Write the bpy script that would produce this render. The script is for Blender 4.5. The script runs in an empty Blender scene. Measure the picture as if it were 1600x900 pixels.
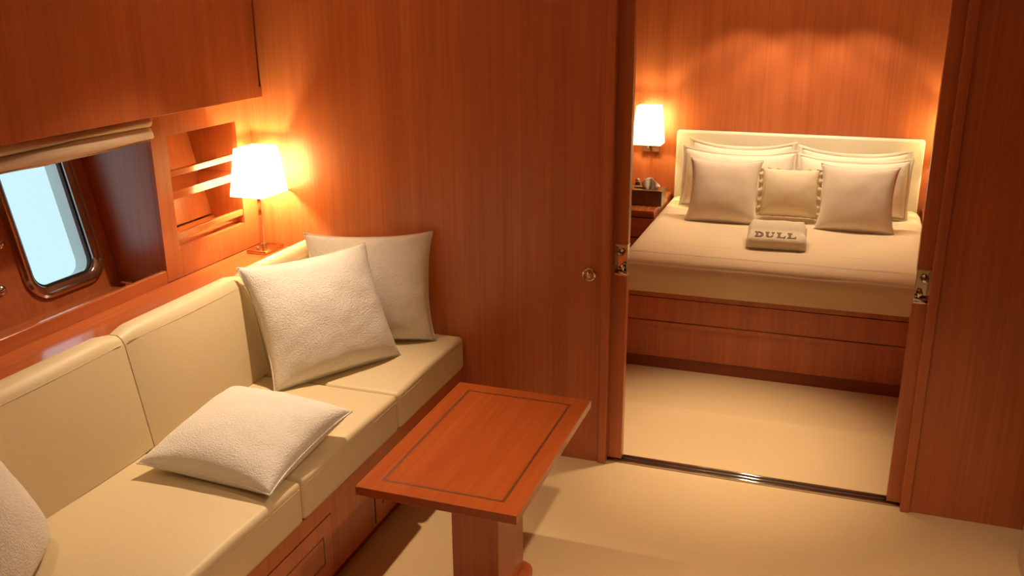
import bpy, bmesh, math, random
from mathutils import Vector, Matrix, Euler, noise as mn

scene = bpy.context.scene
COL = scene.collection
R = math.radians

# ------------------------------------------------------------------ camera
cam_d = bpy.data.cameras.new('camera')
cam = bpy.data.objects.new('camera', cam_d)
COL.objects.link(cam)
FPX = 1453.54
cam_d.sensor_fit = 'HORIZONTAL'
cam_d.sensor_width = 36.0
cam_d.lens = 36.0 * FPX / 1600.0
cam_d.clip_start = 0.02
r_ = Vector((0.94238847, 0.33444737, -0.00699434))
u_ = Vector((-0.096783, 0.29260524, 0.95132288))
f_ = Vector((-0.32021402, 0.89583878, -0.30811663))
m = Matrix((r_, u_, -f_)).transposed().to_4x4()
m.translation = Vector((0.0, -3.2272, 1.8))
cam.matrix_world = m
scene.camera = cam

# ------------------------------------------------------------------ world, view, main lamps
scene.view_settings.view_transform = 'Standard'
scene.view_settings.look = 'None'
scene.view_settings.gamma = 1.0
scene.view_settings.use_curve_mapping = False
scene.view_settings.exposure = 0.45
w = bpy.data.worlds.new('world')
scene.world = w
w.use_nodes = True
bgn = w.node_tree.nodes['Background']
bgn.inputs[0].default_value = (0.55, 0.73, 0.79, 1)
bgn.inputs[1].default_value = 1.0

WARM = (1.0, 0.74, 0.47)


def lamp(name, kind, loc, power, color=WARM, radius=0.04, angle=None, blend=0.5, target=None):
    d = bpy.data.lights.new(name, kind)
    d.energy = power
    d.color = color
    d.shadow_soft_size = radius
    if kind == 'SPOT':
        d.spot_size = R(angle)
        d.spot_blend = blend
    o = bpy.data.objects.new(name, d)
    COL.objects.link(o)
    o.location = loc
    if target is not None:
        o.rotation_euler = (Vector(target) - Vector(loc)).to_track_quat('-Z', 'Y').to_euler()
    return o


CEIL = 2.05
# recessed ceiling lights of the saloon
lamp('saloon_spot', 'SPOT', (-1.70, -0.45, CEIL - .02), 81, radius=.02, angle=84, blend=1.0, target=(-1.72, -1.00, .5))
lamp('saloon_spot', 'SPOT', (-0.12, -1.40, CEIL - .02), 82, radius=.03, angle=104, blend=1.0)
lamp('saloon_spot', 'SPOT', (-1.80, -2.05, CEIL - .02), 8, radius=.03, angle=76, blend=1.0)
# recessed ceiling lights of the cabin, three along the headboard wall and one by the door
for sx in (-0.59, -0.27, 0.05):
    lamp('headboard_spot', 'SPOT', (sx, 2.18, CEIL - .01), 22, radius=.012, angle=82, blend=.32)
lamp('cabin_spot', 'SPOT', (-0.36, 0.33, CEIL - .01), 118, radius=.03, angle=49, blend=1.0)


# ------------------------------------------------------------------ materials
def new_mat(name):
    mt = bpy.data.materials.new(name)
    mt.use_nodes = True
    nt = mt.node_tree
    return mt, nt, nt.nodes['Principled BSDF']


def lk(nt, a, b):
    nt.links.new(a, b)


def wood(name, grain, light=(.54, .160, .056), dark=(.39, .099, .031), rough=.34, coat=.25, scale=1.0, coat_rough=.22):
    mt, nt, p = new_mat(name)
    geo = nt.nodes.new('ShaderNodeNewGeometry')
    mp = nt.nodes.new('ShaderNodeMapping')
    s = [95 * scale] * 3
    s['xyz'.index(grain)] = 1.6
    mp.inputs['Scale'].default_value = s
    lk(nt, geo.outputs['Position'], mp.inputs['Vector'])
    n1 = nt.nodes.new('ShaderNodeTexNoise')
    n1.inputs['Scale'].default_value = 1.0
    n1.inputs['Detail'].default_value = 5
    n1.inputs['Roughness'].default_value = .62
    lk(nt, mp.outputs[0], n1.inputs['Vector'])
    mp2 = nt.nodes.new('ShaderNodeMapping')
    s2 = [13] * 3
    s2['xyz'.index(grain)] = .35
    mp2.inputs['Scale'].default_value = s2
    lk(nt, geo.outputs['Position'], mp2.inputs['Vector'])
    n2 = nt.nodes.new('ShaderNodeTexNoise')
    n2.inputs['Scale'].default_value = 1.0
    n2.inputs['Detail'].default_value = 3
    lk(nt, mp2.outputs[0], n2.inputs['Vector'])
    mx = nt.nodes.new('ShaderNodeMix')
    mx.inputs[0].default_value = .45
    lk(nt, n1.outputs['Fac'], mx.inputs[2])
    lk(nt, n2.outputs['Fac'], mx.inputs[3])
    cr = nt.nodes.new('ShaderNodeValToRGB')
    cr.color_ramp.elements[0].position = .34
    cr.color_ramp.elements[0].color = (*dark, 1)
    cr.color_ramp.elements[1].position = .64
    cr.color_ramp.elements[1].color = (*light, 1)
    lk(nt, mx.outputs[0], cr.inputs[0])
    lk(nt, cr.outputs[0], p.inputs['Base Color'])
    p.inputs['Roughness'].default_value = rough
    p.inputs['Coat Weight'].default_value = coat
    p.inputs['Coat Roughness'].default_value = coat_rough
    b = nt.nodes.new('ShaderNodeBump')
    b.inputs['Strength'].default_value = .05
    b.inputs['Distance'].default_value = .002
    lk(nt, n1.outputs['Fac'], b.inputs['Height'])
    lk(nt, b.outputs[0], p.inputs['Normal'])
    return mt


def fabric(name, col, col2=None, scale=300, bump=.4, dist=.002, rough=.9, detail=4, sheen=.2):
    mt, nt, p = new_mat(name)
    tc = nt.nodes.new('ShaderNodeNewGeometry')
    n1 = nt.nodes.new('ShaderNodeTexNoise')
    n1.inputs['Scale'].default_value = scale
    n1.inputs['Detail'].default_value = detail
    lk(nt, tc.outputs['Position'], n1.inputs['Vector'])
    cr = nt.nodes.new('ShaderNodeValToRGB')
    cr.color_ramp.elements[0].position = .3
    cr.color_ramp.elements[1].position = .7
    c2 = col2 or tuple(c * .88 for c in col)
    cr.color_ramp.elements[0].color = (*c2, 1)
    cr.color_ramp.elements[1].color = (*col, 1)
    lk(nt, n1.outputs['Fac'], cr.inputs[0])
    lk(nt, cr.outputs[0], p.inputs['Base Color'])
    p.inputs['Roughness'].default_value = rough
    p.inputs['Sheen Weight'].default_value = sheen
    b = nt.nodes.new('ShaderNodeBump')
    b.inputs['Strength'].default_value = bump
    b.inputs['Distance'].default_value = dist
    lk(nt, n1.outputs['Fac'], b.inputs['Height'])
    lk(nt, b.outputs[0], p.inputs['Normal'])
    return mt


def plain(name, col, rough=.5, metal=0.0, coat=0.0):
    mt, nt, p = new_mat(name)
    tc = nt.nodes.new('ShaderNodeNewGeometry')
    n1 = nt.nodes.new('ShaderNodeTexNoise')
    n1.inputs['Scale'].default_value = 40
    lk(nt, tc.outputs['Position'], n1.inputs['Vector'])
    mr = nt.nodes.new('ShaderNodeMapRange')
    mr.inputs[3].default_value = max(0, rough - .03)
    mr.inputs[4].default_value = min(1, rough + .03)
    lk(nt, n1.outputs['Fac'], mr.inputs[0])
    lk(nt, mr.outputs[0], p.inputs['Roughness'])
    p.inputs['Base Color'].default_value = (*col, 1)
    p.inputs['Metallic'].default_value = metal
    p.inputs['Coat Weight'].default_value = coat
    return mt


WZ = wood('cherry_veneer_upright', 'z')
WY = wood('cherry_veneer_lengthwise', 'y', rough=.16, coat=.5, coat_rough=.10)
WX = wood('cherry_veneer_crosswise', 'x')
WT = wood('cherry_table_top', 'y', rough=.20, coat=0.0, light=(.38, .083, .018), dark=(.30, .06, .012), scale=.7)
WDK = wood('dark_inlay', 'y', light=(.16, .045, .014), dark=(.10, .028, .009))
WBED = wood('bed_veneer', 'z', light=(.54, .145, .043), dark=(.39, .092, .025))
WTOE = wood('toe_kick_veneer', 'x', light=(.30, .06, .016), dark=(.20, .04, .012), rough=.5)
WALN = wood('dark_walnut', 'x', light=(.15, .06, .03), dark=(.08, .03, .016))
CARPET = fabric('cream_carpet', (.75, .56, .31), (.67, .48, .255), scale=420, bump=.5, dist=.003, sheen=.15)
LEATHER = fabric('cream_leather', (.70, .575, .36), (.67, .545, .34), scale=160, bump=.10, dist=.001, rough=.5, sheen=0)
BOUCLE = fabric('white_boucle', (.90, .86, .81), (.82, .775, .715), scale=210, bump=1.0, dist=.004, detail=5)
LINEN = fabric('white_linen', (.84, .74, .62), (.78, .68, .56), scale=500, bump=.2, dist=.001)
COTTON = fabric('white_cotton', (.90, .84, .72), (.87, .80, .68), scale=260, bump=.08, dist=.001, rough=.8)
CREAM = fabric('cream_cotton', (.82, .72, .54), (.77, .66, .48), scale=260, bump=.15, dist=.001, rough=.8)
SPREAD = fabric('cream_bedspread', (.80, .65, .45), (.76, .61, .41), scale=340, bump=.2, dist=.001, rough=.85)
HEADB = fabric('headboard_hide', (.82, .77, .62), (.79, .74, .59), scale=120, bump=.08, dist=.001, rough=.55, sheen=0)
TOWEL = fabric('cream_terry', (.86, .76, .58), (.78, .67, .49), scale=420, bump=.8, dist=.003)
BLIND = fabric('sand_blind_cloth', (.72, .60, .45), (.64, .52, .38), scale=380, bump=.3, dist=.001)
POUF = fabric('pouf_hide', (.62, .50, .34), (.58, .46, .31), scale=160, bump=.1, dist=.001, rough=.6, sheen=0)
CHROME = plain('polished_chrome', (.80, .77, .73), .12, 1.0)
STEEL = plain('polished_port_steel', (.62, .58, .55), .16, 1.0)
BLACK = plain('black_rubber', (.012, .012, .012), .6)
DARKGAP = plain('dark_gap', (.03, .012, .006), .8)
WHITE = plain('white_paint', (.85, .88, .88), .4)
CEILM = plain('cream_headliner', (.88, .84, .76), .9)
INK = plain('brown_embroidery', (.27, .17, .10), .9)
PAPER = fabric('tissue_paper', (.88, .84, .78), (.84, .80, .74), scale=200, bump=.1, dist=.001)
PORC = plain('white_porcelain', (.85, .80, .72), .25)
JARM = plain('dark_green_glass', (.04, .06, .035), .12, 0, .6)


def shade_mat():
    mt = bpy.data.materials.new('lampshade_cloth')
    mt.use_nodes = True
    nt = mt.node_tree
    nt.nodes.clear()
    out = nt.nodes.new('ShaderNodeOutputMaterial')
    mix = nt.nodes.new('ShaderNodeMixShader')
    mix.inputs[0].default_value = .68
    d = nt.nodes.new('ShaderNodeBsdfDiffuse')
    t = nt.nodes.new('ShaderNodeBsdfTranslucent')
    tc = nt.nodes.new('ShaderNodeNewGeometry')
    n = nt.nodes.new('ShaderNodeTexNoise')
    n.inputs['Scale'].default_value = 500
    lk(nt, tc.outputs['Position'], n.inputs['Vector'])
    cr = nt.nodes.new('ShaderNodeValToRGB')
    cr.color_ramp.elements[0].color = (.93, .85, .66, 1)
    cr.color_ramp.elements[1].color = (.97, .90, .73, 1)
    lk(nt, n.outputs['Fac'], cr.inputs[0])
    lk(nt, cr.outputs[0], d.inputs[0])
    lk(nt, cr.outputs[0], t.inputs[0])
    lk(nt, d.outputs[0], mix.inputs[1])
    lk(nt, t.outputs[0], mix.inputs[2])
    lk(nt, mix.outputs[0], out.inputs[0])
    return mt


def glass_mat():
    mt = bpy.data.materials.new('window_glass')
    mt.use_nodes = True
    nt = mt.node_tree
    nt.nodes.clear()
    out = nt.nodes.new('ShaderNodeOutputMaterial')
    mix = nt.nodes.new('ShaderNodeMixShader')
    fr = nt.nodes.new('ShaderNodeFresnel')
    fr.inputs[0].default_value = 1.45
    t = nt.nodes.new('ShaderNodeBsdfTransparent')
    t.inputs[0].default_value = (.93, .98, .98, 1)
    g = nt.nodes.new('ShaderNodeBsdfGlossy')
    g.inputs['Roughness'].default_value = .02
    gm = nt.nodes.new('ShaderNodeNewGeometry')
    inv = nt.nodes.new('ShaderNodeMath')
    inv.operation = 'SUBTRACT'
    inv.inputs[0].default_value = 1.0
    lk(nt, gm.outputs['Backfacing'], inv.inputs[1])
    mul = nt.nodes.new('ShaderNodeMath')
    mul.operation = 'MULTIPLY'
    lk(nt, fr.outputs[0], mul.inputs[0])
    lk(nt, inv.outputs[0], mul.inputs[1])
    lk(nt, mul.outputs[0], mix.inputs[0])
    lk(nt, t.outputs[0], mix.inputs[1])
    lk(nt, g.outputs[0], mix.inputs[2])
    lk(nt, mix.outputs[0], out.inputs[0])
    return mt


SHADE = shade_mat()
GLASS = glass_mat()
BULB = bpy.data.materials.new('glowing_bulb_glass')
BULB.use_nodes = True
_nt = BULB.node_tree
_nt.nodes.clear()
_o = _nt.nodes.new('ShaderNodeOutputMaterial')
_a = _nt.nodes.new('ShaderNodeAddShader')
_t = _nt.nodes.new('ShaderNodeBsdfTransparent')
_e = _nt.nodes.new('ShaderNodeEmission')
_e.inputs[0].default_value = (1, .7, .4, 1)
_e.inputs[1].default_value = 5
lk(_nt, _t.outputs[0], _a.inputs[0])
lk(_nt, _e.outputs[0], _a.inputs[1])
lk(_nt, _a.outputs[0], _o.inputs[0])


# ------------------------------------------------------------------ mesh helpers
def obj(name, bm, mat, parent=None, smooth=False, label=None, auto=False):
    """link a bmesh, written in world coordinates, as one object (under its thing)"""
    if parent is not None:
        off = Vector(parent['_w'])
        bmesh.ops.translate(bm, verts=bm.verts, vec=-off)
    bmesh.ops.recalc_face_normals(bm, faces=bm.faces)
    me = bpy.data.meshes.new(name)
    bm.to_mesh(me)
    bm.free()
    me.materials.append(mat)
    if smooth:
        for p in me.polygons:
            p.use_smooth = True
        if auto:
            me.set_sharp_from_angle(angle=R(35))
    o = bpy.data.objects.new(name, me)
    COL.objects.link(o)
    if parent is not None:
        o.parent = parent
        o['_w'] = tuple(parent['_w'])
    else:
        o['_w'] = (0.0, 0.0, 0.0)
    if label:
        o['label'] = label
    return o


def thing(name, label, cat, loc, group=None):
    o = bpy.data.objects.new(name, None)
    o.empty_display_size = .05
    COL.objects.link(o)
    o.location = loc
    o['_w'] = tuple(loc)
    o['label'] = label
    o['category'] = cat
    if group:
        o['group'] = group
    return o


def struct(o):
    o['kind'] = 'structure'
    return o


def struct_empty(name, loc):
    o = bpy.data.objects.new(name, None)
    COL.objects.link(o)
    o.location = loc
    o['_w'] = tuple(loc)
    o['kind'] = 'structure'
    return o


def box(x0, x1, y0, y1, z0, z1, bevel=0.0, seg=2, bm=None):
    bm = bm or bmesh.new()
    r = bmesh.ops.create_cube(bm, size=1.0)
    vs = r['verts']
    for v in vs:
        v.co = Vector(((x0 + x1) / 2 + v.co.x * (x1 - x0), (y0 + y1) / 2 + v.co.y * (y1 - y0),
                       (z0 + z1) / 2 + v.co.z * (z1 - z0)))
    if bevel:
        es = list({e for v in vs for e in v.link_edges})
        bmesh.ops.bevel(bm, geom=es, offset=bevel, segments=seg, profile=.5, affect='EDGES')
    return bm


def prism(pts, axis, a0, a1, bevel=0.0, seg=2, bm=None):
    """extrude a polygon along an axis; pts are the two other coordinates in xyz order"""
    bm = bm or bmesh.new()

    def mk(p, a):
        if axis == 'y':
            return (p[0], a, p[1])
        if axis == 'x':
            return (a, p[0], p[1])
        return (p[0], p[1], a)
    A = [bm.verts.new(mk(p, a0)) for p in pts]
    B = [bm.verts.new(mk(p, a1)) for p in pts]
    n = len(pts)
    fs = [bm.faces.new(A), bm.faces.new(list(reversed(B)))]
    for i in range(n):
        fs.append(bm.faces.new((A[i], B[i], B[(i + 1) % n], A[(i + 1) % n])))
    if bevel:
        es = list({e for f in fs for e in f.edges})
        bmesh.ops.bevel(bm, geom=es, offset=bevel, segments=seg, profile=.5, affect='EDGES')
    return bm


def rrect(w, h, r, n=6):
    """rounded rectangle outline, centred"""
    out = []
    for cx, cy, a0 in ((w / 2 - r, h / 2 - r, 0), (-w / 2 + r, h / 2 - r, 90), (-w / 2 + r, -h / 2 + r, 180), (w / 2 - r, -h / 2 + r, 270)):
        for i in range(n + 1):
            a = R(a0 + 90 * i / n)
            out.append((cx + r * math.cos(a), cy + r * math.sin(a)))
    return out


def tube(path, rad, n=8, closed=False, bm=None):
    bm = bm or bmesh.new()
    rings = []
    N = len(path)
    for i, p in enumerate(path):
        p = Vector(p)
        a = Vector(path[(i - 1) % N]) if (closed or i > 0) else p
        b = Vector(path[(i + 1) % N]) if (closed or i < N - 1) else p
        t = (b - a).normalized()
        up = Vector((0, 0, 1)) if abs(t.z) < .9 else Vector((1, 0, 0))
        s = t.cross(up).normalized()
        q = s.cross(t)
        rings.append([bm.verts.new(p + s * rad * math.cos(2 * math.pi * k / n) + q * rad * math.sin(2 * math.pi * k / n)) for k in range(n)])
    for i in range(N if closed else N - 1):
        A, B = rings[i], rings[(i + 1) % N]
        for k in range(n):
            bm.faces.new((A[k], A[(k + 1) % n], B[(k + 1) % n], B[k]))
    if not closed:
        bm.faces.new(rings[0])
        bm.faces.new(list(reversed(rings[-1])))
    return bm


def lathe(prof, loc, n=20, axis='z', bm=None):
    """prof: list of (radius, height)"""
    bm = bm or bmesh.new()
    rings = []
    for r, h in prof:
        ring = []
        for k in range(n):
            a = 2 * math.pi * k / n
            c = (r * math.cos(a), r * math.sin(a), h)
            if axis == 'y':
                c = (c[0], -c[2], c[1])
            elif axis == 'x':
                c = (c[2], c[0], c[1])
            ring.append(bm.verts.new(Vector(loc) + Vector(c)))
        rings.append(ring)
    for A, B in zip(rings, rings[1:]):
        for k in range(n):
            bm.faces.new((A[k], A[(k + 1) % n], B[(k + 1) % n], B[k]))
    bm.faces.new(list(reversed(rings[0])))
    bm.faces.new(rings[-1])
    return bm


def ring_plate(outer, inner, fmap, d0, d1, bm=None):
    """flat ring between two outlines of equal count, thick from d0 to d1; fmap(a,b,d)->world"""
    bm = bm or bmesh.new()
    n = len(outer)
    O0 = [bm.verts.new(fmap(a, b, d0)) for a, b in outer]
    O1 = [bm.verts.new(fmap(a, b, d1)) for a, b in outer]
    I0 = [bm.verts.new(fmap(a, b, d0)) for a, b in inner]
    I1 = [bm.verts.new(fmap(a, b, d1)) for a, b in inner]
    for i in range(n):
        j = (i + 1) % n
        bm.faces.new((O0[i], O0[j], O1[j], O1[i]))
        bm.faces.new((I0[i], I1[i], I1[j], I0[j]))
        bm.faces.new((O1[i], O1[j], I1[j], I1[i]))
        bm.faces.new((O0[i], I0[i], I0[j], O0[j]))
    return bm


# ------------------------------------------------------------------ setting: floor, ceiling, walls
struct(obj('floor', box(-2.9, 1.45, -4.3, 2.70, -.06, 0), CARPET))
struct(obj('ceiling', box(-2.95, 1.45, -4.3, 2.70, CEIL, CEIL + .06), CEILM))
struct(obj('wall_right', box(1.35, 1.42, -4.25, 2.66, 0, CEIL), WZ))
struct(obj('wall_front', box(-2.9, 1.35, -4.27, -4.2, 0, CEIL), WZ))
struct(obj('wall_back', box(-1.75, 1.35, 2.58, 2.66, 0, CEIL), WZ))
struct(obj('wall_far_left', box(-1.83, -1.75, .10, 2.66, 0, CEIL), WZ))

# partition between the saloon and the cabin: two skins with the door pockets between them
bm = bmesh.new()
for y0, y1 in ((0, .022), (.078, .10)):
    box(-2.9, -.795, y0, y1, 0, CEIL, bm=bm)
    box(.350, 1.35, y0, y1, 0, CEIL, bm=bm)
    box(-.795, .350, y0, y1, 1.96, CEIL, bm=bm)
box(-2.9, -1.42, .022, .078, 0, CEIL, bm=bm)
box(.97, 1.35, .022, .078, 0, CEIL, bm=bm)
struct(obj('wall_partition', bm, WZ))
for i, (x0, x1) in enumerate(((-.797, -.765), (.319, .351))):
    bm = box(x0, x1, -.010, .022, 0, 1.99, .003)
    box(x0, x1, .078, .112, 0, 1.99, .003, bm=bm)
    struct(obj('trim_%d' % (i + 1), bm, WZ))
bm = box(-.797, .351, -.010, .022, 1.93, 1.96, .003)
box(-.797, .351, .078, .112, 1.93, 1.96, .003, bm=bm)
struct(obj('trim_3', bm, WX))


# sliding door leaves pushed back into their pockets, with a chrome lock in the edge
def sliding_door(n, xe, sgn):
    d = struct_empty('door_%d' % n, (xe - sgn * .3, .05, 0))
    x0, x1 = sorted((xe, xe - sgn * .56))
    # the leaf is notched for the lock
    lx = xe - sgn * .046
    z0, z1 = .772, .892
    bm = bmesh.new()
    a, b = sorted((lx, xe - sgn * .56))
    box(a, b, .032, .068, .012, 1.95, bm=bm)
    a, b = sorted((xe, lx))
    box(a, b, .032, .068, .012, z0, bm=bm)
    box(a, b, .032, .068, z1, 1.95, bm=bm)
    obj('leaf', bm, WZ, d)
    # lock case
    bm = bmesh.new()
    box(a, b, .029, .071, z0, z0 + .008, .0015, bm=bm)
    box(a, b, .029, .071, z1 - .008, z1, .0015, bm=bm)
    box(a, b, .058, .064, z0 + .008, z1 - .008, bm=bm)
    e0, e1 = sorted((xe, xe - sgn * .003))
    box(e0, e1, .029, .060, z0 + .008, z1 - .008, .001, bm=bm)
    lc = obj('lock_case', bm, CHROME, d, label='chrome lock case set in the edge of the door')
    cx = (a + b) / 2 - sgn * .006
    obj('thumb_turn', lathe([(.014, 0), (.014, .006), (.011, .010), (.011, .022), (.008, .026), (.0, .027)], (cx, .058, z1 - .038), 8, 'y'), CHROME, lc, True, auto=True)
    bm = lathe([(.011, 0), (.011, .014), (.008, .018), (.0, .019)], (cx + sgn * .010, .058, z0 + .032), 8, 'y')
    box(cx - .004 + sgn * .012, cx + .004 + sgn * .012, .034, .044, z0 + .018, z0 + .044, .002, bm=bm)
    obj('latch', bm, CHROME, lc, True, auto=True)
    obj('pull_bar', tube([(a + .002, .030, z0 + .016), (b - .002, .030, z0 + .008)], .0042, 10), CHROME, lc, True)
    return d


sliding_door(1, -.710, 1)
sliding_door(2, .274, -1)

# chrome track of the sliding doors in the floor
t = thing('door_track', 'polished chrome sliding door track set across the doorway floor', 'track', (-.22, .05, 0))
obj('channel', box(-.765, .319, .030, .070, 0, .004), BLACK, t)
for y in (.026, .050, .074):
    bm = tube([(-.765, y, .005), (.319, y, .005)], .0052, 10)
    obj('rail', bm, CHROME, t, True)

# round chrome thumb turn on the partition
t = thing('privacy_bolt', 'round chrome privacy bolt on the wood partition left of the doorway', 'bolt', (-.846, 0, .776))
bm = tube([(-.846 + .0225 * math.cos(2 * math.pi * i / 32), -.003, .776 + .0225 * math.sin(2 * math.pi * i / 32)) for i in range(32)], .0042, 8, True)
obj('ring', bm, CHROME, t, True, auto=True)
obj('plate', lathe([(.020, 0), (.020, .002), (0, .0021)], (-.846, 0, .776), 28, 'y'), plain('bronze_plate', (.45, .25, .14), .3, 1.0), t)
obj('knob', prism([(-.846 + a, .776 + b) for a, b in rrect(.012, .026, .0055, 4)], 'y', -.012, -.001, .0015), CHROME, t, True, auto=True)

# ------------------------------------------------------------------ left hull side with the window
SL = .22                                   # the hull leans out: x = HX(z)
HX = lambda z: -2.5 - SL * (z - .758)
hn = Vector((1, 0, SL)).normalized()       # towards the room
hs = Vector((-SL, 0, 1)).normalized()      # up along the hull
HP = Vector((-2.5, 0, .758))


def hull(y, s, d):
    return HP + Vector((0, y, 0)) + hs * s + hn * d


S_of = lambda z: (z - .758) / hs.z
WC_Y, WZ0, WZ1 = -.816, .838, 1.36         # window: centre y, lower and upper glass edge
WW = .262
ws0, ws1 = S_of(WZ0), S_of(WZ1)
WCs, WH = (ws0 + ws1) / 2, ws1 - ws0


def loop(dw, r):
    return [(WC_Y + a, WCs + b) for a, b in rrect(WW + dw, WH + dw, r, 8)]


bm = bmesh.new()
hole = loop(.04, .065)
for d in (0, -.03):
    outer = [(-4.25, S_of(0)), (0, S_of(0)), (0, S_of(CEIL)), (-4.25, S_of(CEIL))]
    vo = [bm.verts.new(hull(a, b, d)) for a, b in outer]
    vi = [bm.verts.new(hull(a, b, d)) for a, b in hole]
    es = [bm.edges.new((vo[i], vo[(i + 1) % 4])) for i in range(4)]
    es += [bm.edges.new((vi[i], vi[(i + 1) % len(vi)])) for i in range(len(vi))]
    bmesh.ops.triangle_fill(bm, use_beauty=True, use_dissolve=False, edges=es)
bm.verts.ensure_lookup_table()
n = len(hole)
for i in range(n):
    j = (i + 1) % n
    bm.faces.new((bm.verts[4 + i], bm.verts[4 + j], bm.verts[8 + n + j], bm.verts[8 + n + i]))
WGLOSS = wood('cherry_veneer_lacquered', 'z', rough=.38, coat=1.0, coat_rough=.30)
wl = struct(obj('wall_left', bm, WZ))
# recess floor, lip with a bright top edge, and the recess end away from the view
obj('recess_floor', prism([(HX(.74), .742), (-2.300, .742), (-2.300, .755), (HX(.755), .755)], 'y', -1.76, -.588), WY, wl)
obj('recess_lip', box(-2.300, -2.280, -4.2, -.588, .742, .822, .004, 3), WY, wl)
obj('recess_side', prism([(HX(.755), .755), (-2.282, .755), (-2.282, 1.386), (HX(1.386), 1.386)], 'y', -1.80, -1.765), WZ, wl)
obj('side_panel', prism([(-2.300, .822), (-2.282, .822), (-2.282, 1.386), (-2.300, 1.386)], 'y', -4.2, -1.80), WZ, wl)

win = struct_empty('window_1', tuple(hull(WC_Y, WCs, 0)))
# steel frame: a stepped ring
outer, mid, inner = loop(.088, .088), loop(.050, .070), loop(.006, .050)
bm = bmesh.new()
prof = [(loop(.090, .089), 0.0), (loop(.086, .087), .012), (loop(.070, .080), .018), (loop(.052, .070), .017), (loop(.044, .066), .011),
        (loop(.020, .056), .008), (loop(.010, .051), .004), (loop(.006, .050), -.004)]
rings = [[bm.verts.new(hull(a, b, d)) for a, b in lp] for lp, d in prof]
for A, B in zip(rings, rings[1:]):
    for i in range(n):
        j = (i + 1) % n
        bm.faces.new((A[i], A[j], B[j], B[i]))
obj('frame', bm, STEEL, win, True, auto=True)
obj('gasket', ring_plate(loop(.010, .051), loop(-.008, .044), hull, -.0035, -.009), BLACK, win)
bm = prism([(0, 0)] * 0 or [(0, 0), (1, 0), (0, 1)], 'z', 0, 1)
bm.free()
bm = bmesh.new()
lp = loop(.006, .050)
A = [bm.verts.new(hull(a, b, -.005)) for a, b in lp]
B = [bm.verts.new(hull(a, b, -.008)) for a, b in lp]
bm.faces.new(A)
bm.faces.new(list(reversed(B)))
for i in range(n):
    bm.faces.new((A[i], A[(i + 1) % n], B[(i + 1) % n], B[i]))
obj('glass', bm, GLASS, win)
obj('outer_reveal', ring_plate(loop(.20, .12), loop(.012, .052), hull, -.030, -.085), WHITE, win, label='white painted reveal outside the glass')
# hold-back knobs beside the frame
for (yy, zz) in ((-1.030, 1.013), (-1.082, .874)):
    q = hull(yy, S_of(zz), 0)
    k = obj('latch', lathe([(.016, 0), (.016, .006), (.012, .010), (.007, .012), (.0, .0125)], q, 16, 'x'), STEEL, win, True, auto=True)
# little latch lying on the recess floor by the corner
t = thing('window_latch', 'small chrome latch knob on the window recess floor', 'latch', (-2.47, -.60, .755))
obj('plate', lathe([(.014, 0), (.014, .004), (.006, .006), (.006, .014)], (-2.44, -.622, .755), 14), CHROME, t, True, auto=True)
obj('lever', box(-2.465, -2.415, -.628, -.616, .769, .778, .003), CHROME, t, True, auto=True)

# roman blind gathered up over the window
t = thing('roman_blind', 'sand coloured cloth blind gathered up under the upper cabinet', 'blind', (-2.25, -1.2, 1.386))


def blind_fold(pts, name, ph):
    bm = bmesh.new()
    N = 40
    rows = []
    for i in range(N + 1):
        y = -1.755 + i * (1.755 - .606) / N
        row = []
        for k, (x, z) in enumerate(pts):
            wob = .0035 * math.sin(9 * y + ph + k) + .004 * mn.noise(Vector((y * 7, k * 1.3 + ph, 0)))
            row.append(bm.verts.new((x + wob, y, z + .9 * wob)))
        rows.append(row)
    for a, b in zip(rows, rows[1:]):
        for k in range(len(pts)):
            j = (k + 1) % len(pts)
            bm.faces.new((a[k], a[j], b[j], b[k]))
    bm.faces.new(rows[0])
    bm.faces.new(list(reversed(rows[-1])))
    return obj(name, bm, BLIND, t, True)


blind_fold([(-2.285, 1.382), (-2.262, 1.378), (-2.247, 1.366), (-2.250, 1.354), (-2.264, 1.350), (-2.285, 1.352)], 'fold', 0)
blind_fold([(-2.300, 1.372), (-2.272, 1.350), (-2.256, 1.345), (-2.246, 1.330), (-2.247, 1.314), (-2.258, 1.304), (-2.280, 1.303), (-2.300, 1.310)], 'fold', 2)
blind_fold([(-2.300, 1.310), (-2.268, 1.306), (-2.262, 1.300), (-2.270, 1.296), (-2.300, 1.298)], 'hem', 4)

# upper cabinet over window and shelf
t = thing('upper_cabinet', 'long cherry wood upper cabinet above the window and shelf', 'cabinet', (-2.3, -1.5, 1.388))
obj('carcass', prism([(HX(1.394) + .004, 1.394), (-2.236, 1.394), (-2.236, CEIL - .002), (HX(CEIL) + .004, CEIL - .002)], 'y', -4.19, -.002), WZ, t)
obj('door', box(-2.232, -2.21, -1.90, -.016, 1.388, CEIL - .002, .0012), WZ, t)
obj('door', box(-2.232, -2.21, -3.90, -1.904, 1.388, CEIL - .002, .0012), WZ, t)
obj('filler', box(-2.236, -2.21, -.0155, -.002, 1.388, 1.428), WZ, t)

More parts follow.
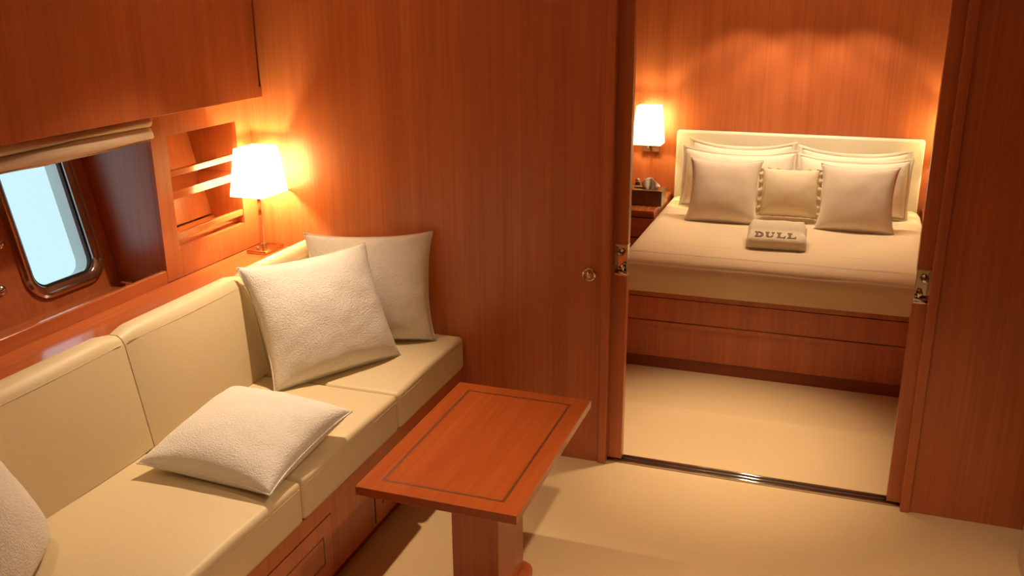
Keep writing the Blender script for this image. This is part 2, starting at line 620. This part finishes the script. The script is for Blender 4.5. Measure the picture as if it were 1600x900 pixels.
# shelf niche beside the lamp
t = thing('wall_shelf', 'recessed cherry wood wall shelf between window and table lamp', 'shelf', (-2.29, -.3, .777))
FY0, FY1, OY0, OY1, OZ0, OZ1 = -.588, -.003, -.507, -.098, .886, 1.300
obj('stile', box(-2.300, -2.280, FY0, OY0, .777, 1.386), WZ, t)
obj('stile', box(-2.300, -2.280, OY1, FY1, .777, 1.386), WZ, t)
obj('rail', box(-2.300, -2.280, OY0, OY1, .777, OZ0), WZ, t)
obj('rail', box(-2.300, -2.280, OY0, OY1, OZ1, 1.386), WZ, t)
obj('side_panel', prism([(HX(.756) + .003, .756), (-2.300, .756), (-2.300, 1.386), (HX(1.386) + .003, 1.386)], 'y', FY0, FY0 + .018), WGLOSS, t)
obj('side_panel', prism([(HX(.80) + .003, .80), (-2.300, .80), (-2.300, 1.386), (HX(1.386) + .003, 1.386)], 'y', OY1 + .004, OY1 + .02), WZ, t)
obj('side_panel', prism([(HX(.80) + .003, .80), (-2.300, .80), (-2.300, 1.386), (HX(1.386) + .003, 1.386)], 'y', OY0 - .024, OY0 - .008), WZ, t)
BXP = lambda z: -2.424 - .232 * (z - .837)
obj('shelf_board', box(-2.44, -2.3005, OY0 - .008, OY1 + .004, OZ0 - .018, OZ0), WY, t)
obj('shelf_board', box(BXP(1.08) + .002, -2.283, OY0 - .001, OY1 + .001, 1.068, 1.098), WY, t)
obj('shelf_board', box(BXP(1.31), -2.3005, OY0 - .008, OY1 + .004, OZ1 + .002, OZ1 + .018), WY, t)
for z0, z1 in ((OZ0 + .028, 1.068), (1.098, OZ1 + .002)):
    obj('back_panel', prism([(BXP(z0), z0), (BXP(z1), z1), (BXP(z1) - .012, z1), (BXP(z0) - .012, z0)], 'y', OY0 - .008, OY1 + .004), WZ, t)
obj('back_strip', box(BXP(OZ0) - .006, BXP(OZ0) + .006, OY0 - .008, OY1 + .004, OZ0, OZ0 + .024), WY, t)
obj('fiddle_rail', box(-2.300, -2.283, OY0 - .001, OY1 + .001, 1.150, 1.174, .003), WY, t)
obj('fiddle_rail', box(-2.300, -2.283, OY0 - .001, OY1 + .001, .918, .943, .003), WY, t)

# ledge behind the sofa
t = thing('ledge', 'glossy cherry wood ledge running behind the sofa back', 'ledge', (-2.16, -2, .775))
obj('top', box(-2.2785, -2.030, -4.19, -.002, .753, .776, .003), WY, t)
obj('apron', box(-2.055, -2.035, -4.19, -.002, .02, .752), WY, t)

# table lamp
LX, LY = -2.195, -.100


def frustum(cx, cy, z0, z1, a0, b0, a1, b1, th, n=5):
    """open four-sided shade with small rounded corners"""
    bm = bmesh.new()

    def rg(a, b, z):
        return [bm.verts.new((cx + p, cy + q, z)) for p, q in rrect(2 * a, 2 * b, .006, 2)]
    rows = [rg(a0 + (a1 - a0) * i / n, b0 + (b1 - b0) * i / n, z0 + (z1 - z0) * i / n) for i in range(n + 1)]
    for A, B in zip(rows, rows[1:]):
        m_ = len(A)
        for i in range(m_):
            bm.faces.new((A[i], A[(i + 1) % m_], B[(i + 1) % m_], B[i]))
    return bm


t = thing('table_lamp', 'glowing cream shaded table lamp with a slim chrome stem on the ledge', 'lamp', (LX, LY, .776))
obj('base', box(-2.242, -2.150, LY - .058, LY + .075, .776, .790, .002), plain('bronze_nickel', (.62, .42, .26), .18, 1.0), t, True, auto=True)
bm = box(LX - .008, LX + .008, LY - .009, LY + .009, .790, 1.066, .001)
obj('stem', bm, CHROME, t)
obj('switch', lathe([(.006, 0), (.006, .012), (.0, .013)], (LX - .012, LY - .03, .79), 10), CHROME, t, True, auto=True)
obj('shade', frustum(LX, LY, 1.016, 1.203, .077, .092, .058, .068, .001), SHADE, t, False)
obj('bulb', lathe([(.001, -.016), (.008, -.014), (.014, -.008), (.016, 0), (.014, .008), (.008, .014), (.001, .016)], (LX, LY, 1.092), 12), BULB, t, True)
_b = lamp('table_lamp_bulb', 'POINT', (LX, LY, 1.145), 11.5, (1, .86, .42), .02)
_b.parent = t
_b.location = (0, 0, 1.092 - .776)

# ------------------------------------------------------------------ sofa
t = thing('sofa', 'long cream leather built-in sofa on a cherry wood base', 'sofa', (-1.7, -1.3, 0))
SFX = -1.372
bm = box(-2.03, SFX, -3.6, -.004, .055, .330)
obj('base', bm, wood('sofa_base_veneer', 'z', light=(.50, .14, .042), dark=(.37, .09, .026)), t)
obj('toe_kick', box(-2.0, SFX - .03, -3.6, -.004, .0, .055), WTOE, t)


def base_drawer(y0, y1):
    z0, z1 = .070, .267
    fr = obj('drawer', box(SFX, SFX + .003, y0 + .002, y1 - .002, z0, z1, .0008), WZ, t)
    # shadow line round the drawer and dark inlay
    i0, i1, j0, j1 = y0 + .048, y1 - .048, z0 + .049, z1 - .051
    bm = bmesh.new()
    for a, b, c, d in ((i0, i1, j0, j0 + .006), (i0, i1, j1 - .006, j1), (i0, i0 + .006, j0, j1), (i1 - .006, i1, j0, j1)):
        box(SFX + .0028, SFX + .0036, a, b, c, d, bm=bm)
    obj('inlay', bm, WDK, fr, label='dark inlaid line')
    bm = bmesh.new()
    for a, b, c, d in ((y0 - .002, y1 + .002, z0 - .0025, z0), (y0 - .002, y1 + .002, z1, z1 + .0025), (y0 - .002, y0 + .002, z0, z1), (y1 - .002, y1 + .002, z0, z1)):
        box(SFX + .0001, SFX + .0008, a, b, c, d, bm=bm)
    obj('gap', bm, DARKGAP, fr)


base_drawer(-1.72, -1.062)
base_drawer(-.782, -.13)


def seat_cushion(y0, y1):
    bm = bmesh.new()
    box(-1.985, -1.358, y0 + .002, y1 - .002, .330, .468, bm=bm)
    es = list(bm.edges)
    bmesh.ops.subdivide_edges(bm, edges=es, cuts=1, use_grid_fill=True)
    # soft front roll
    for v in bm.verts:
        if abs(v.co.y - (y0 + y1) / 2) < .01 and v.co.z > .46 and v.co.x > -1.9:
            v.co.z += .006
    be = [e for e in bm.edges if e.calc_face_angle(0) > .9]
    bmesh.ops.bevel(bm, geom=be, offset=.020, segments=4, profile=.55, affect='EDGES')
    c = obj('seat_cushion', bm, LEATHER, t, True, auto=False)
    bm = tube([(-1.3575, y0 + .02, .447), (-1.3575, y1 - .02, .447)], .0016, 6)
    obj('seam', bm, LEATHER, c, True)
    return c


def back_cushion(y0, y1):
    pts = [(-1.888, .470), (-1.952, .800), (-1.962, .822), (-1.980, .834), (-2.010, .834), (-2.024, .826), (-2.028, .80), (-2.02, .470)]
    bm = bmesh.new()
    N = 10
    rows = []
    cz = sum(p[1] for p in pts) / len(pts)
    for i in range(N + 1):
        f = i / N
        y = y0 + .002 + (y1 - y0 - .004) * f
        edge = min(f, 1 - f) * (y1 - y0)
        k = max(0, 1 - edge / .03)
        sh = 1 - .035 * k * k
        row = []
        for x, z in pts:
            bulge = .010 * math.sin(math.pi * f) if x > -1.97 and .5 < z < .81 else 0
            row.append(bm.verts.new((-1.96 + (x + 1.96) * (1 - .10 * k * k) + bulge, y, z - max(0, z - .6) * (1 - sh) * 1.5)))
        rows.append(row)
    m_ = len(pts)
    for A, B in zip(rows, rows[1:]):
        for k in range(m_):
            bm.faces.new((A[k], A[(k + 1) % m_], B[(k + 1) % m_], B[k]))
    bm.faces.new(rows[0])
    bm.faces.new(list(reversed(rows[-1])))
    c = obj('back_cushion', bm, LEATHER, t, True, auto=True)
    obj('seam', tube([(-1.9525 + .010 * math.sin(math.pi * q / 12), y0 + (y1 - y0 - .03) * q / 12 + .015, .801) for q in range(0, 13)], .0011, 6), LEATHER, c, True)


for a, b in ((-.598, -.004), (-1.215, -.598), (-1.85, -1.215), (-2.48, -1.85), (-3.1, -2.48)):
    seat_cushion(a, b)
for a, b in ((-.562, -.004), (-1.185, -.562), (-1.85, -1.185), (-2.48, -1.85), (-3.1, -2.48)):
    back_cushion(a, b)


# ------------------------------------------------------------------ pillows
def pillow(name, label, cat, c, e, w, h, tf, tb, mat, seed=0, floor=None, planes=(), group=None, pinch=.06,
           wr=.010, N=36, flange=0.0, pinchx=None, pinchb=.3, parent=None, piping=True, ruffle=False, sag=.12, power=.42):
    """soft cushion: local x to the right, y up the cushion, z out of its face"""
    E = Euler([R(a) for a in e], 'XYZ').to_matrix()
    c = Vector(c)
    rnd = Vector((seed * 7.3, seed * 3.1, seed * 1.7))
    zf = floor if floor is not None else c.z - h / 2
    base = Vector((c.x, c.y, zf))
    th = thing(name, label, cat, tuple(base), group)
    bw, bh = w - 2 * flange, h - 2 * flange

    def outline(u, v):
        ku = (pinch if pinchx is None else pinchx) * (1 - abs(v) ** 2.4)
        kv = pinch * (1 - abs(u) ** 2.4) * (pinchb if v < 0 else 1)
        return u * (1 - ku * abs(u) ** 2) * bw / 2, v * (1 - kv * abs(v) ** 2) * bh / 2

    def fix(P):
        if floor is not None and P.z < floor + .002:
            P.z = floor + .002 + min(.004, (floor - P.z) * .03)
        for q, nn, off in planes:
            nn = Vector(nn)
            d = (P - Vector(q)).dot(nn) - off
            if d < 0:
                P = P - nn * d
        return P

    def world(a, b, z):
        return fix(c + E @ Vector((a, b, z)))

    bm = bmesh.new()
    top, bot = {}, {}
    for i in range(N + 1):
        for j in range(N + 1):
            u = math.sin((i / N * 2 - 1) * math.pi / 2) * .35 + (i / N * 2 - 1) * .65
            v = math.sin((j / N * 2 - 1) * math.pi / 2) * .35 + (j / N * 2 - 1) * .65
            x, y = outline(u, v)
            prof = max(0, (1 - u * u)) ** power * max(0, (1 - v * v)) ** power
            prof *= 1 - sag * v
            q = Vector((x * 9, y * 9, 0)) + rnd
            edge = max(abs(u), abs(v))
            wrk = mn.noise(q) * wr + mn.noise(q * 2.6) * wr * .45
            rad = mn.noise(Vector((math.atan2(y, x) * 5, edge * 1.2, seed))) * wr * .9 * edge ** 3
            zt = prof * tf + (wrk + rad) * min(1, prof * 1.6)
            zb = -prof * tb + (wrk) * min(1, prof * 1.6) * .4
            top[i, j] = bm.verts.new(world(x, y, zt))
            if 0 < i < N and 0 < j < N:
                bot[i, j] = bm.verts.new(world(x, y, zb))
            else:
                bot[i, j] = top[i, j]
    for i in range(N):
        for j in range(N):
            bm.faces.new((top[i, j], top[i + 1, j], top[i + 1, j + 1], top[i, j + 1]))
            vs = [bot[i, j], bot[i, j + 1], bot[i + 1, j + 1], bot[i + 1, j]]
            if len(set(vs)) == 4 and bm.faces.get(vs) is None:
                bm.faces.new(vs)
    rim = [(i, 0) for i in range(N)] + [(N, j) for j in range(N)] + [(i, N) for i in range(N, 0, -1)] + [(0, j) for j in range(N, 0, -1)]
    rimco = [top[k].co.copy() for k in rim]
    obj('cushion', bm, mat, th, True)
    if piping and not flange:
        obj('piping', tube([tuple(p) for p in rimco], .0028, 6, True), mat, th, True)
    if flange:
        bm = bmesh.new()
        n_ = len(rim)
        A, B, C2 = [], [], []
        for q, (i, j) in enumerate(rim):
            u = math.sin((i / N * 2 - 1) * math.pi / 2) * .35 + (i / N * 2 - 1) * .65
            v = math.sin((j / N * 2 - 1) * math.pi / 2) * .35 + (j / N * 2 - 1) * .65
            x, y = outline(u, v)
            amp = .012 if ruffle else .005
            fq = 1.4 if ruffle else .35
            X = x + (flange * (1 if u > .999 else -1 if u < -.999 else u * .9))
            Y = y + (flange * (1 if v > .999 else -1 if v < -.999 else v * .9))
            if ruffle:
                Y = y + (0 if abs(u) > .999 else 0)
                X = x + (flange * (1 if u > .999 else -1 if u < -.999 else 0))
            wv = amp * math.sin(q * fq + seed) + amp * .6 * mn.noise(Vector((q * .21, seed, 3)))
            A.append(bm.verts.new(world(x * .985, y * .985, .003)))
            B.append(bm.verts.new(world((x + X) / 2, (y + Y) / 2, wv * .5)))
            C2.append(bm.verts.new(world(X, Y, wv)))
        for P, Q in ((A, B), (B, C2)):
            for q in range(n_):
                k = (q + 1) % n_
                bm.faces.new((P[q], P[k], Q[k], Q[q]))
        fl = obj('ruffle' if ruffle else 'flange', bm, mat, th, True)
        md = fl.modifiers.new('thickness', 'SOLIDIFY')
        md.thickness = .003
    return th


SEAT = .470
# backrest face plane, for the cushions that lean on it
BK = ((-1.882, 0, .47), Vector((.982, 0, .19)).normalized(), 0.0)
pillow('throw_pillow', 'large white cushion leaning in front of another in the sofa corner', 'pillow', (-1.730, -.448, .672), (61.7, -.6, 58.6), .515, .455, .092, .050,
       BOUCLE, 1, SEAT, group='white cushions on the sofa', pinch=.09, wr=.005, sag=.02)
pillow('throw_pillow', 'white cushion propped upright against the partition behind the front cushion', 'pillow', (-1.690, -.148, .685), (80, -.3, 20.1), .50, .43, .085, .06,
       BOUCLE, 2, SEAT, group='white cushions on the sofa', planes=[((0, -.008, 0), (0, -1, 0), 0)], pinch=.10, wr=.005)
pillow('throw_pillow', 'white cushion lying flat on the middle of the sofa seat', 'pillow', (-1.585, -1.135, .530), (7, 1.5, -1.5), .45, .44, .088, .075,
       BOUCLE, 3, SEAT, group='white cushions on the sofa', pinch=.09, pinchb=1, wr=.005, sag=-.05)
pillow('throw_pillow', 'white cushion half in view at the lower left end of the sofa', 'pillow', (-1.800, -1.935, .668), (62, 0, 118), .46, .46, .11, .055,
       BOUCLE, 4, SEAT, group='white cushions on the sofa', planes=[BK], pinch=.08, wr=.005)

# ------------------------------------------------------------------ coffee table
t = thing('coffee_table', 'low cherry wood pedestal table with dark inlay beside the sofa', 'table', (-.92, -.91, 0))
TX0, TX1, TY0, TY1, TZ = -1.152, -.690, -1.276, -.540, .520
tp = obj('tabletop', box(TX0, TX1, TY0, TY1, TZ - .026, TZ, .0015), WT, t)
bm = bmesh.new()
gi = .052
a0, a1, b0, b1 = TX0 + gi, TX1 - gi, TY0 + gi, TY1 - gi
for p in ((a0, a1, b0, b0 + .008), (a0, a1, b1 - .008, b1), (a0, a0 + .008, b0 + .008, b1 - .008), (a1 - .008, a1, b0 + .008, b1 - .008)):
    box(*p, TZ - .001, TZ + .0004, bm=bm)
obj('inlay', bm, WDK, tp, label='dark inlaid line near the edge')
obj('pedestal', box(-.985, -.838, -1.020, -.796, .020, TZ - .026, .002), WZ, t)
obj('foot', prism([(-.912 + a, -.908 + b) for a, b in rrect(.215, .30, .05, 6)], 'z', 0, .022, .004, 2), WBED, t, True, auto=True)

# cream pouf by the right wall
t = thing('pouf', 'cream upholstered seat block at the right edge beside the partition', 'seat', (1.0, -.6, 0))
obj('body', prism([(.99 + a, -.62 + b) for a, b in rrect(.64, 1.06, .13, 8)], 'z', .0, .40, .02, 3), POUF, t, True, auto=True)
obj('cushion', prism([(.99 + a, -.62 + b) for a, b in rrect(.64, 1.06, .13, 8)], 'z', .402, .47, .02, 3), POUF, t, True, auto=True)

# ------------------------------------------------------------------ cabin: bed
t = thing('bed', 'wide bed with cherry wood base and cream headboard in the cabin', 'bed', (-.26, 1.8, 0))
BX0, BX1, BF = -.985, .462, 1.02
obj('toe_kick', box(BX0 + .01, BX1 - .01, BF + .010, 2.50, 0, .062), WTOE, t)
obj('lower_panel', box(BX0, BX1, BF + .004, 2.50, .062, .224), WBED, t)
obj('ledge', box(BX0, BX1, BF - .006, 2.50, .226, .248, .003), WBED, t)
obj('upper_panel', box(BX0, BX1, BF, 2.50, .251, .366), WBED, t)
obj('top_rail', box(BX0, BX1, BF - .002, 2.50, .370, .398, .003), WBED, t)
obj('mattress', box(BX0 + .03, BX1 - .03, BF + .04, 2.49, .398, .530, .02, 3), COTTON, t, True, auto=True)
HBX0, HBX1 = -.968, .442
obj('headboard', box(HBX0, HBX1, 2.505, 2.565, .10, .955, .014, 3), HEADB, t, True, auto=True)

# bedspread draped over the mattress
top_z, hem_z, rr = .548, .402, .060


def drop(s):
    """distance along the cloth past the start of the rounding -> (outward, down)"""
    if s <= 0:
        return s, 0.0
    a = s / rr
    if a < math.pi / 2:
        return rr * math.sin(a), rr * (1 - math.cos(a))
    return rr, rr + (s - rr * math.pi / 2)


LEN = rr * math.pi / 2 + (top_z - rr - hem_z)
bm = bmesh.new()
NX, NY = 60, 260
X0, X1, Y0 = BX0 - .004 + rr, BX1 + .004 - rr, .992 + rr
grid = []
for j in range(NY + 1):
    row = []
    sy = -LEN + (2.500 - Y0 + LEN) * (j / NY) ** 1.25
    for i in range(NX + 1):
        sx = -LEN + (X1 - X0 + 2 * LEN) * i / NX
        if sx < 0:
            ox, dx = drop(-sx)
            x = X0 - ox
        elif sx > X1 - X0:
            ox, dx = drop(sx - (X1 - X0))
            x = X1 + ox
        else:
            dx = 0
            x = X0 + sx
        if sy < 0:
            oy, dy = drop(-sy)
            y = Y0 - oy
        else:
            dy = 0
            y = Y0 + sy
        z = top_z - max(dx, dy) - .35 * min(dx, dy)
        z = max(z, hem_z)
        # quilting lines and gentle waviness
        for s0, wdt, dep in ((-.036, .006, .006), (.118, .007, .008), (.30, .006, .0025), (.52, .006, .002)):
            wv = s0 + .006 * mn.noise(Vector((x * 4, s0 * 9, 0)))
            if dx < .02:
                z -= dep * math.exp(-((sy - wv) / wdt) ** 2) * (.5 + .5 * mn.noise(Vector((x * 5, s0 * 20, 2))) + .3)
        if dx == 0 and dy == 0:
            z += .003 * mn.noise(Vector((x * 5, y * 5, 1)))
        row.append(bm.verts.new((x, y, z)))
    grid.append(row)
for j in range(NY):
    for i in range(NX):
        bm.faces.new((grid[j][i], grid[j][i + 1], grid[j + 1][i + 1], grid[j + 1][i]))
o = obj('bedspread', bm, SPREAD, None, True)
o['label'] = 'cream quilted bedspread draped over the bed mattress'
o['category'] = 'bedspread'

BT = .551
HBP = ((0, 2.498, 0), (0, -1, 0), 0.0)
pillow('bed_pillow', 'white bed pillow at back left against the headboard', 'pillow', (-.566, 2.425, .735), (80, 0, 0), .625, .385, .060, .035, COTTON, 5, BT, group='white pillows at the head of the bed', planes=[HBP], flange=.020, pinch=.24, pinchx=.03, N=28, wr=.005)
pillow('bed_pillow', 'white bed pillow second from headboard, behind the left front cushion', 'pillow', (-.564, 2.295, .718), (74, 0, 1), .660, .365, .10, .05, COTTON, 6, BT, group='white pillows at the head of the bed', flange=.014, pinch=.20, pinchx=.03, N=28, wr=.005)
pillow('bed_pillow', 'white bed pillow at back right against the headboard', 'pillow', (.070, 2.425, .728), (80, 0, 0), .625, .370, .060, .035, COTTON, 7, BT, group='white pillows at the head of the bed', planes=[HBP], flange=.020, pinch=.24, pinchx=.03, N=28, wr=.005)
pillow('bed_pillow', 'white bed pillow second from headboard, behind the right front cushion', 'pillow', (.070, 2.285, .712), (74, 0, -1), .62, .352, .10, .05, COTTON, 8, BT, group='white pillows at the head of the bed', flange=.014, pinch=.20, pinchx=.03, N=28, wr=.005)
pillow('bed_cushion', 'cream cushion with ruffled side ties in the middle of the bed', 'pillow', (-.254, 2.070, .700), (68, 0, 2), .350, .315, .080, .05, CREAM, 9, BT, group='cushions in front of the bed pillows', flange=.022, ruffle=True, pinch=.05, N=28, wr=.003)
pillow('bed_cushion', 'square white cushion at the front left of the bed', 'pillow', (-.600, 1.965, .712), (64, 0, 1.9), .400, .368, .060, .05, LINEN, 10, BT, group='cushions in front of the bed pillows', pinch=.13, N=28, wr=.0035)
pillow('bed_cushion', 'square white cushion at the front right of the bed', 'pillow', (.099, 1.970, .712), (64, 0, -1), .402, .368, .060, .05, LINEN, 11, BT, group='cushions in front of the bed pillows', pinch=.13, N=28, wr=.0035)

# folded towel with embroidered letters
t = thing('towel', 'folded cream towel embroidered with brown letters on the bed', 'towel', (-.265, 1.52, BT))
TA = R(2.5)                                 # small turn
tR = Matrix.Rotation(TA, 3, 'Z')
tO = Vector((-.264, 1.385, BT))
prof = [(0, .004), (.0, .030), (.008, .046), (.022, .054), (.05, .060), (.085, .067), (.105, .066), (.125, .076), (.16, .092), (.19, .100), (.22, .098), (.245, .084), (.255, .055), (.252, .004)]
bm = bmesh.new()
NXT = 16
rows = []
for i in range(NXT + 1):
    f = i / NXT * 2 - 1
    k = max(0, (abs(f) - .86) / .14)
    row = []
    for (yy, zz) in prof:
        z2 = zz * (1 - .30 * k * k) + (.003 * mn.noise(Vector((f * 3, yy * 12, 5))) if zz > .01 else 0)
        row.append(bm.verts.new(tO + tR @ Vector((f * .143, yy + .02 * k * k * (1 if yy < .1 else -1), max(.002, z2)))))
    rows.append(row)
for A, B in zip(rows, rows[1:]):
    for k in range(len(prof)):
        j = (k + 1) % len(prof)
        bm.faces.new((A[k], A[j], B[j], B[k]))
bm.faces.new(rows[0])
bm.faces.new(list(reversed(rows[-1])))
tw = obj('fold', bm, TOWEL, t, True, auto=False)


def letter(polys, x, wdt, hgt):
    """serif letters as thin raised stitching on the sloping towel face; polys in 0..1"""
    bm = bmesh.new()
    for pl in polys:
        f = []
        for px, py in pl:
            yy = .030 + py * hgt
            zz = .0545 + (yy - .022) * .24 + .0025
            f.append(tO + tR @ Vector((x + px * wdt, yy, zz)))
        lo = [bm.verts.new(p - Vector((0, 0, .004))) for p in f]
        hi = [bm.verts.new(p) for p in f]
        bm.faces.new(hi)
        for i in range(len(f)):
            j = (i + 1) % len(f)
            bm.faces.new((lo[i], lo[j], hi[j], hi[i]))
    obj('letter', bm, INK, t, label='brown embroidered letter')


def rect(a, b, c, d):
    return [(a, c), (b, c), (b, d), (a, d)]


def arc(cx, cy, rx, ry, tx, ty, a0, a1, n=8):
    out = []
    for i in range(n):
        p, q = R(a0 + (a1 - a0) * i / n), R(a0 + (a1 - a0) * (i + 1) / n)
        out.append([(cx + rx * math.cos(p), cy + ry * math.sin(p)), (cx + rx * math.cos(q), cy + ry * math.sin(q)),
                    (cx + (rx - tx) * math.cos(q), cy + (ry - ty) * math.sin(q)), (cx + (rx - tx) * math.cos(p), cy + (ry - ty) * math.sin(p))])
    return out


LD = [rect(.12, .38, .06, .94), rect(0, .5, 0, .06), rect(0, .5, .94, 1)] + arc(.45, .5, .52, .5, .27, .07, -90, 90)
LU = [rect(.10, .36, .3, .94), rect(0, .46, .94, 1), rect(.78, .88, .3, .94), rect(.66, 1, .94, 1)] + arc(.49, .32, .39, .32, .18, .08, 180, 360)
LL = [rect(.12, .40, .06, .94), rect(0, .52, .94, 1), rect(0, .95, 0, .07), [(.72, .07), (.95, .07), (.98, .36), (.92, .36)]]
for k, L in enumerate((LD, LU, LL, LL)):
    letter(L, -.106 + k * .051 + (.004 if k > 1 else 0), .044, .050)

# nightstands
def nightstand(x0, x1, label):
    t = thing('nightstand', label, 'nightstand', ((x0 + x1) / 2, 2.28, 0), 'nightstands either side of the bed')
    obj('body', box(x0, x1, 2.02, 2.575, .04, .534), WBED, t)
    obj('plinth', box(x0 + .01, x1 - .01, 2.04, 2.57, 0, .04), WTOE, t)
    obj('top', box(x0 - .002, x1 + .002, 2.005, 2.576, .535, .556, .003), WY, t)
    for z0, z1 in ((.395, .508), (.24, .387), (.06, .232)):
        d = obj('drawer', box(x0 + .006, x1 - .006, 2.008, 2.02, z0, z1, .002), WX, t)
        obj('gap', box(x0 + .002, x1 - .002, 2.0175, 2.0198, z1, z1 + .006), DARKGAP, d)
    return t


nightstand(-1.50, -.995, 'cherry wood nightstand left of the bed under a tissue box')
nightstand(.472, .98, 'cherry wood nightstand right of the bed by the door edge')

# tissue box
t = thing('tissue_box', 'dark brown tissue box with a white tissue on the nightstand', 'box', (-1.09, 2.19, .556))
bm = bmesh.new()
bx0, bx1, by0, by1 = -1.215, -.975, 2.125, 2.255
o = obj('box', box(bx0, bx1, by0, by1, .557, .640, .002), WALN, t)
ol = [((bx0 + bx1) / 2 + a, (by0 + by1) / 2 + b) for a, b in rrect(bx1 - bx0 + .004, by1 - by0 + .004, .004, 8)]
il = [((bx0 + bx1) / 2 + a, (by0 + by1) / 2 + b) for a, b in rrect(.12, .045, .02, 8)]
obj('lid', ring_plate(ol, il, lambda a, b, d: (a, b, d), .640, .650), WALN, t)
bm = bmesh.new()
rows = []
for i in range(11):
    f = i / 10
    row = []
    for j in range(13):
        g = j / 12 * 2 - 1
        spread = .025 + .030 * math.sin(f * 2.2)
        x = -1.068 + g * spread + .025 * f * (1 - .4 * f)
        y = 2.19 + .016 * math.sin(g * 5 + f * 2) * (1 - .3 * f) + .006 * mn.noise(Vector((g * 3, f * 3, 0)))
        z = .641 + f * (.072 - .030 * g * g - .012 * g)
        row.append(bm.verts.new((x, y, z)))
    rows.append(row)
for A, B in zip(rows, rows[1:]):
    for k in range(12):
        bm.faces.new((A[k], A[k + 1], B[k + 1], B[k]))
o = obj('tissue', bm, PAPER, t, True)
md = o.modifiers.new('thickness', 'SOLIDIFY')
md.thickness = .0015

# little dark jar behind the tissue box, and a small white switch pod by the bed
t = thing('jar', 'small dark green glass jar with metal lid behind the tissue box', 'jar', (-1.158, 2.31, .556))
obj('body', lathe([(.016, 0), (.019, .006), (.019, .085), (.013, .098), (.013, .104)], (-1.158, 2.31, .557), 16), JARM, t, True, auto=True)
obj('lid', lathe([(.016, 0), (.016, .018), (.012, .022), (0, .0225)], (-1.158, 2.31, .661), 16), CHROME, t, True, auto=True)
t = thing('switch_pod', 'small white switch pod on the nightstand between tissue box and bed', 'switch', (-1.01, 2.33, .556))
obj('body', lathe([(.012, 0), (.014, .006), (.012, .022), (.006, .03), (0, .031)], (-1.010, 2.33, .557), 14), WY, t, True)
obj('button', lathe([(.007, 0), (.008, .006), (.005, .012), (0, .013)], (-1.010, 2.33, .585), 12), PORC, t, True)


# wall lamps either side of the bed
def sconce(cx, label):
    t = thing('wall_lamp', label, 'lamp', (cx, 2.579, .83), 'wall lamps either side of the bed')
    obj('back_plate', box(cx - .052, cx + .052, 2.556, 2.579, .806, .868, .002), WALN, t)
    obj('arm', tube([(cx, 2.556, .842), (cx, 2.47, .842), (cx, 2.455, .85), (cx, 2.452, .90), (cx, 2.455, .985)], .006, 8), CHROME, t, True)
    obj('shade', frustum(cx, 2.455, .874, 1.106, .090, .076, .069, .058, .001), SHADE, t)
    obj('bulb', lathe([(.001, -.016), (.008, -.014), (.014, -.008), (.016, 0), (.014, .008), (.008, .014), (.001, .016)], (cx, 2.455, 1.010), 12), BULB, t, True)
    b = lamp('wall_lamp_bulb', 'POINT', (0, 0, 0), 7.2, (1, .84, .42), .02)
    b.parent = t
    b.location = (0, 2.455 - 2.579, 1.010 - .83)
    return t


sconce(-1.132, 'glowing cream shaded wall lamp at left of the headboard')
sconce(.612, 'glowing wall lamp at right of headboard, hidden behind the door edge')


# ------------------------------------------------------------------ recessed downlights in the ceiling
LENS = bpy.data.materials.new('downlight_lens')
LENS.use_nodes = True
_p = LENS.node_tree.nodes['Principled BSDF']
_p.inputs['Base Color'].default_value = (.9, .85, .75, 1)
_p.inputs['Emission Color'].default_value = (1, .72, .44, 1)
_p.inputs['Emission Strength'].default_value = 70
for x, y, lab in ((-1.70, -.45, 'recessed ceiling downlight above the sofa corner'),
                  (-.12, -1.40, 'recessed ceiling downlight above the open saloon floor'),
                  (-1.80, -2.05, 'recessed ceiling downlight above the near end of the sofa'),
                  (-.59, 2.18, 'recessed ceiling downlight above the left pillows of the bed'),
                  (-.27, 2.18, 'recessed ceiling downlight above the middle of the headboard'),
                  (.05, 2.18, 'recessed ceiling downlight above the right pillows of the bed'),
                  (-.36, .33, 'recessed ceiling downlight just inside the cabin doorway')):
    t = thing('downlight', lab, 'light', (x, y, CEIL), 'recessed ceiling downlights')
    obj('ring', ring_plate([(x + .036 * math.cos(a), y + .036 * math.sin(a)) for a in [2 * math.pi * i / 24 for i in range(24)]],
                           [(x + .024 * math.cos(a), y + .024 * math.sin(a)) for a in [2 * math.pi * i / 24 for i in range(24)]],
                           lambda a, b, d: (a, b, d), CEIL, CEIL - .005), CHROME, t)
    obj('lens', lathe([(.023, 0), (.023, .002)], (x, y, CEIL - .003), 24), LENS, t)

for o in scene.objects:
    if '_w' in o:
        del o['_w']
